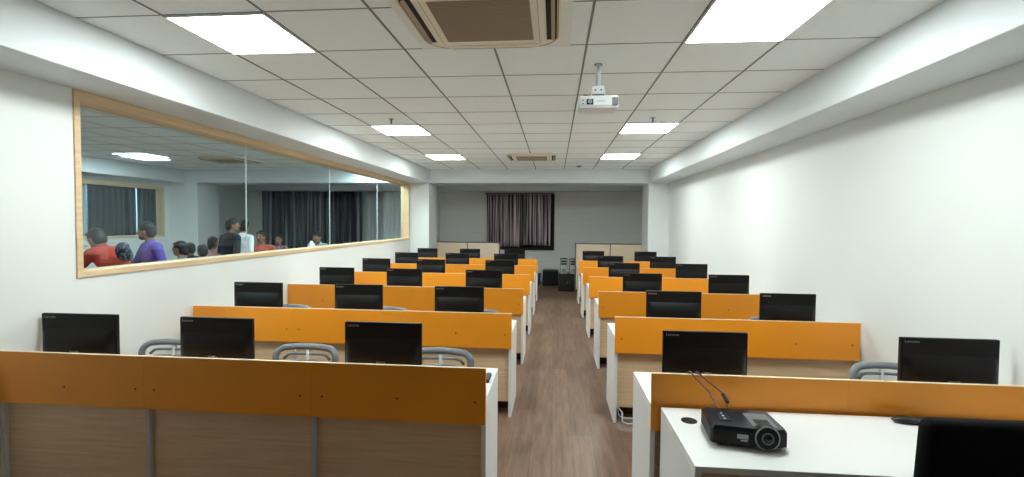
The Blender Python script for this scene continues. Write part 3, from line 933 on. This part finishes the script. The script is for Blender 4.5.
def person(label, x, y, face, H, shirt, lean=0.0, seated=False, arms=None, turn=0.0, nod=0.0, sleeve=.6, hairlen=0, group='people behind the glass', beard=False):
    """face: heading in degrees, 0 looks along +y, 90 looks along -x"""
    s = (H - .427) / .93 if seated else H / 1.65     # H is the height of the crown, seated or standing
    t = thing('person', label, 'person', (x, y, 0), math.radians(face), group)
    V = Vector
    hz = .427 + .145 * s if seated else .86 * s
    hip = V((0, 0, hz))
    u = V((0, math.sin(lean), math.cos(lean))); f = V((0, math.cos(lean), -math.sin(lean))); r = V((1, 0, 0))
    T = Matrix((r, f, u)).transposed()
    P = lambda a, b, c: hip + (r * a + f * b + u * c) * s
    hy, hn = math.radians(turn), math.radians(nod)
    hl = lean * .55 + hn
    hf = V((-math.sin(hy) * math.cos(hl), math.cos(hy) * math.cos(hl), -math.sin(hl)))
    HR = frame(hf, V((0, math.sin(hl), math.cos(hl))))
    neck0, neck1 = P(0, -.01, .49), P(0, .012, .585)
    hc = neck1 + HR @ V((0, .018, .085)) * s
    Hd = lambda a, b, c: hc + HR @ (V((a, b, c)) * s)
    # joints
    sh = {-1: P(-.175, 0, .455), 1: P(.175, 0, .455)}
    el, wr = {}, {}
    for sd in (-1, 1):
        if arms and sd in arms:
            e_, w_ = arms[sd]
            el[sd] = P(*e_); wr[sd] = P(*w_)
        elif seated:
            el[sd] = P(sd * .23, .10, .20); wr[sd] = P(sd * .16, .32, .20)
        else:
            el[sd] = P(sd * .215, -.02, .18); wr[sd] = P(sd * .22, .06, -.06)
    legs = {}
    for sd in (-1, 1):
        h0 = hip + V((sd * .09, 0, -.02)) * s
        if seated:
            legs[sd] = (h0, V((sd * .12 * s, .42 * s, hz - .035 * s)), V((sd * .12, .44, .085)) * s)
        else:
            legs[sd] = (h0, V((sd * .10, .015, .46)) * s, V((sd * .11, -.01, .085)) * s)
    def torso(m, g):
        m.ell(P(0, 0, .02), ((.160 + g) * s, (.108 + g) * s, (.125 + g) * s), T)
        m.ell(P(0, 0, .19), ((.138 + g) * s, (.100 + g) * s, (.17 + g) * s), T)
        m.ell(P(0, .005, .35), ((.160 + g) * s, (.110 + g) * s, (.165 + g) * s), T)
        m.cap(P(-.14, -.005, .45), P(.14, -.005, .45), (.062 + g) * s, (.062 + g) * s)
    # body: one continuous skin
    m = MB()
    torso(m, 0)
    m.cap(neck0, neck1, .056 * s, .050 * s)
    m.ell(hc, (.074 * s, .093 * s, .112 * s), HR)
    m.ell(Hd(0, .030, -.062), (.052 * s, .058 * s, .052 * s), HR)
    m.cap(Hd(0, .088, .012), Hd(0, .106, -.022), .009 * s, .014 * s, 8)
    for sd in (-1, 1):
        m.ell(Hd(sd * .076, -.005, -.008), (.010 * s, .020 * s, .031 * s), HR, 2)
        m.cap(sh[sd], el[sd], .047 * s, .038 * s); m.cap(el[sd], wr[sd], .038 * s, .026 * s)
        dd = (wr[sd] - el[sd]).normalized()
        pn = V((0, 0, -1)) if abs(dd.z) < .8 else V((-sd, 0, 0))
        hand(m, wr[sd], dd, pn, s)
        a, b, c_ = legs[sd]
        m.cap(a, b, .078 * s, .054 * s); m.cap(b, c_, .054 * s, .038 * s)
        m.cap(c_ + V((0, -.02, -.04)) * s, c_ + V((0, .14, -.05)) * s, .042 * s, .034 * s)
    body = remesh_build(m, 'body', 'skin', t, .0075, 2)
    # shirt
    m = MB()
    torso(m, .014)
    m.cap(P(0, -.01, .47), P(0, .0, .515), .066 * s, .062 * s)
    for sd in (-1, 1):
        q = sh[sd].lerp(el[sd], min(1, sleeve / .55)) if sleeve < .55 else el[sd]
        m.cap(sh[sd], q, .062 * s, .055 * s)
        if sleeve > .6: m.cap(el[sd], el[sd].lerp(wr[sd], .9), .052 * s, .040 * s)
    remesh_build(m, 'shirt', shirt, t, .011, 3)
    # trousers and shoes
    m = MB()
    m.ell(P(0, 0, -.02), (.172 * s, .122 * s, .115 * s), T)
    for sd in (-1, 1):
        a, b, c_ = legs[sd]
        m.cap(a, b, .092 * s, .066 * s); m.cap(b, c_, .066 * s, .056 * s)
    remesh_build(m, 'trousers', 'trousers', t, .014, 3)
    for sd in (-1, 1):
        c_ = legs[sd][2]
        q = MB()
        q.cap(c_ + V((0, -.02, 0)) * s + V((0, 0, -.085 * s + .046)), c_ + V((0, .15, 0)) * s + V((0, 0, -.085 * s + .042)), .046, .040)
        sh_ = q.build('shoe', 'black2', t, True)
    # hair
    m = MB()
    m.ell(Hd(0, -.014, .032), (.083 * s, .095 * s, .097 * s), HR)
    m.ell(Hd(0, -.045, -.015), (.078 * s, .065 * s, .085 * s), HR)
    m.cap(Hd(-.04, .058, .078), Hd(.04, .058, .078), .018 * s, .018 * s)
    if hairlen:
        m.cap(Hd(0, -.07, -.04), Hd(0, -.095, -.04 - hairlen), .055 * s, .035 * s)
    remesh_build(m, 'hair', 'hair', t, .009, 2)
    if beard:
        m = MB()
        m.ell(Hd(0, .038, -.080), (.056 * s, .058 * s, .040 * s), HR)
        m.cap(Hd(-.022, .096, -.036), Hd(.022, .096, -.036), .009 * s, .009 * s)
        remesh_build(m, 'beard', 'hair', t, .008, 2)
    for sd in (-1, 1):
        q = MB().ell(Hd(sd * .031, .084, .016), (.0125 * s, .008 * s, .008 * s), HR, 2).build('eye', 'eye', t, True)
    MB().ell(Hd(0, .090, -.052), (.022 * s, .008 * s, .007 * s), HR, 2).build('mouth', 'lip', t, True)
    return t

def cloth(name, c, rough=.8):
    M[name] = plain(name, c, rough); return name
def stripe_cloth(name, c1, c2, sc, lo=.35, hi=.65):
    M[name] = grain(name, c1, c2, .8, sc, lo, hi); return name
C_red = cloth('red_shirt', (.42, .035, .02)); C_purple = cloth('purple_shirt', (.115, .07, .36))
C_black = cloth('black_tee', (.014, .016, .024)); C_white = cloth('white_shirt', (.86, .90, .92))
C_orange = cloth('coral_shirt', (.50, .085, .06)); C_maroon = stripe_cloth('maroon_stripes', (.10, .014, .035), (.45, .30, .34), (30, 30, 2))
C_pink = cloth('pink_shirt', (.46, .25, .25)); C_pattern = stripe_cloth('black_white_check', (.012, .012, .014), (.35, .36, .37), (28, 28, 28))
C_stripe = stripe_cloth('white_stripes', (.10, .11, .12), (.68, .70, .72), (4, 4, 45)); C_brown = cloth('dark_brown_shirt', (.05, .03, .025))

def seat_for(x, y, face, who):
    c = chair(x, y, 'grey chair behind the glass under the person in %s' % who, 'chairs in the room behind the glass', math.radians(face + 180))
    a = math.radians(face)
    c.location = (x - math.sin(a) * .02, y + math.cos(a) * .02, 0)
def seated(label, x, y, face, H, shirt, who, **k):
    person(label, x, y, face, H, shirt, seated=True, **k)
    seat_for(x, y, face, who)

# leaning person in red, arm stretched out to the left
person('person in a red shirt bending forward with an outstretched arm', -5.02, 5.15, 84, 1.68, C_red, lean=.72, nod=-.3,
       arms={-1: ((-.19, .30, .42), (-.15, .52, .50)), 1: ((.20, .26, .30), (.16, .42, .12))}, sleeve=.3)
person('person in a purple shirt standing and looking to the left', -5.20, 5.75, 152, 1.60, C_purple, lean=.12, turn=-42, nod=.12,
       arms={1: ((.34, .06, .26), (.46, .22, .10)), -1: ((-.24, -.02, .20), (-.18, .18, .08))}, sleeve=.95, beard=True)
seated('seated person in black and white cloth, just right of the purple shirt', -5.35, 6.36, 100, 1.316, C_pattern, 'black and white cloth', hairlen=.03)
seated('seated person facing left, left of the two close heads behind the glass', -6.12, 7.47, 95, 1.235, C_brown, 'dark brown shirt on the left')
seated('seated person, right of the two close heads behind the glass', -5.51, 6.98, 90, 1.235, C_brown, 'dark brown shirt on the right', turn=-25)
seated('seated person in a pink shirt left of the black T-shirt', -6.30, 8.2, 0, 1.316, C_pink, 'pink shirt', hairlen=.06)
person('person in a black T-shirt standing with the back to the viewer', -5.46, 7.5, -20, 1.665, C_black, lean=.05, turn=-35, nod=.2, sleeve=.45)
person('person in a white shirt standing with the back to the viewer', -5.66, 8.1, -12, 1.64, C_white, lean=.08, nod=.25, sleeve=.95, turn=20)
seated('seated person in a coral red shirt before the navy curtain', -5.90, 9.08, 200, 1.415, C_orange, 'coral red shirt', turn=-20)
seated('seated person in a maroon striped top before the navy curtain', -6.09, 10.0, 170, 1.323, C_maroon, 'maroon striped top', turn=20)
seated('seated person in white stripes bending low before the navy curtain', -5.36, 10.62, 170, 1.42, C_stripe, 'white stripes', lean=.35, nod=.3)

t = thing('paper_sheet', 'white paper sheet held by the person bending in red', 'paper', (-5.62, 5.12, 1.30), .3)
MB().box(-.06, .06, -.085, .085, -.001, .001).build('sheet', 'paper', t, rot=(.3, .5, 0))
m = MB()
m.ell((0, 0, .13), (.085, .05, .12)); m.ell((0, -.04, .09), (.065, .035, .075)); m.ell((0, -.02, .19), (.07, .045, .06))
bag = remesh_build(m, 'backpack', stripe_cloth('navy_check', (.008, .012, .03), (.22, .25, .30), (30, 30, 30), .5, .7), None, .008, 3)
bag.location = (-5.02, 5.15, 1.12); bag.rotation_euler = (0, -.35, 1.4)
props(bag, 'navy and white backpack on the back of the person bending in red', 'backpack')
# desks behind the glass
t = thing('computer_desk', 'orange-screened desk behind the glass left of the purple shirt', 'desk', (-8.2, 8.45, 0), 0, 'desks behind the glass')
MB().box(0, .75, .02, .5, HD - .025, HD).build('worktop', 'white', t)
MB().box(0, .75, 0, .018, HB, HT).build('screen_panel', 'orange', t)
for a in (0, .725): MB().box(a, a + .025, .02, .5, 0, HD - .026).build('side_panel', 'white', t)
def far_desk(x, y, w, lab, mons):
    t = thing('computer_desk', lab, 'desk', (x, y, 0), 0, 'desks behind the glass')
    MB().box(0, w, 0, .45, .735, .76, .002).build('worktop', 'brown_shade', t)
    MB().box(.05, w - .05, .05, .068, .2, .734).build('modesty_panel', 'beige', t)
    for a in (0, w - .025): MB().box(a, a + .025, .02, .43, 0, .734).build('side_panel', 'white', t)
    for (mx, ml) in mons:
        mm = monitor(x + mx, y + .2, ml, 'monitors behind the glass', 0, 1.05)
        mm.location.z = .7606
far_desk(-4.95, 4.25, 1.45, 'dark-topped desk behind the glass at the near end of the window',
         [(.30, 'black monitor in the lower left corner of the long window'), (.85, 'black monitor behind the glass below the person in red')])
far_desk(-5.02, 6.38, 1.6, 'dark-topped desk behind the glass below the close heads',
         [(.28, 'black monitor behind the glass right of the purple shirt'), (.80, 'black monitor behind the glass below the two close heads'), (1.32, 'black monitor behind the glass, third from the purple shirt')])
t = thing('water_jug', 'small white rounded jug standing before the navy curtain behind the glass', 'jug', (-5.13, 9.6, .76))
MB().lathe([(.06, 0), (.085, .02), (.088, .28), (.075, .36), (.035, .42), (.03, .44), (.012, .445)], (0, 0, 0), 24).build('body', 'paper', t, True)
MB().tube([(.085, 0, .28), (.14, 0, .26), (.14, 0, .12), (.085, 0, .08)], .011, 8).build('handle', 'paper', t, True)
far_desk(-5.75, 9.42, 1.5, 'dark-topped desk behind the glass carrying the white jug', [])

# ------------------------------------------------------------------ world, camera, view
wd = bpy.data.worlds.new('world'); SC.world = wd
wd.use_nodes = True
bg = wd.node_tree.nodes['Background']
bg.inputs['Color'].default_value = (0.72, 0.88, 1.0, 1)
bg.inputs['Strength'].default_value = 1.6

cam = bpy.data.cameras.new('camera')
cam.sensor_fit = 'HORIZONTAL'; cam.sensor_width = 36.0
cam.lens = 472.57 / 1024 * 36.0
cam.clip_start = 0.05
co = bpy.data.objects.new('camera', cam); COL.objects.link(co)
yaw, pitch, roll = .0891, -.0334, .0086
fw = Vector((-math.sin(yaw) * math.cos(pitch), math.cos(yaw) * math.cos(pitch), math.sin(pitch)))
rt = Vector((math.cos(yaw), math.sin(yaw), 0)); up = rt.cross(fw)
r2 = rt * math.cos(roll) + up * math.sin(roll); u2 = -rt * math.sin(roll) + up * math.cos(roll)
mw = Matrix((r2, u2, -fw)).transposed().to_4x4()
mw.translation = Vector((0, 0, HC))
co.matrix_world = mw
SC.camera = co

SC.view_settings.view_transform = 'Standard'
SC.view_settings.look = 'None'
SC.view_settings.gamma = 1.0
SC.view_settings.exposure = 0.52
SC.view_settings.use_curve_mapping = False
SC.cycles.use_denoising = True
SC.cycles.max_bounces = 10
SC.cycles.diffuse_bounces = 6
SC.cycles.transparent_max_bounces = 12
SC.cycles.sample_clamp_indirect = 6.0
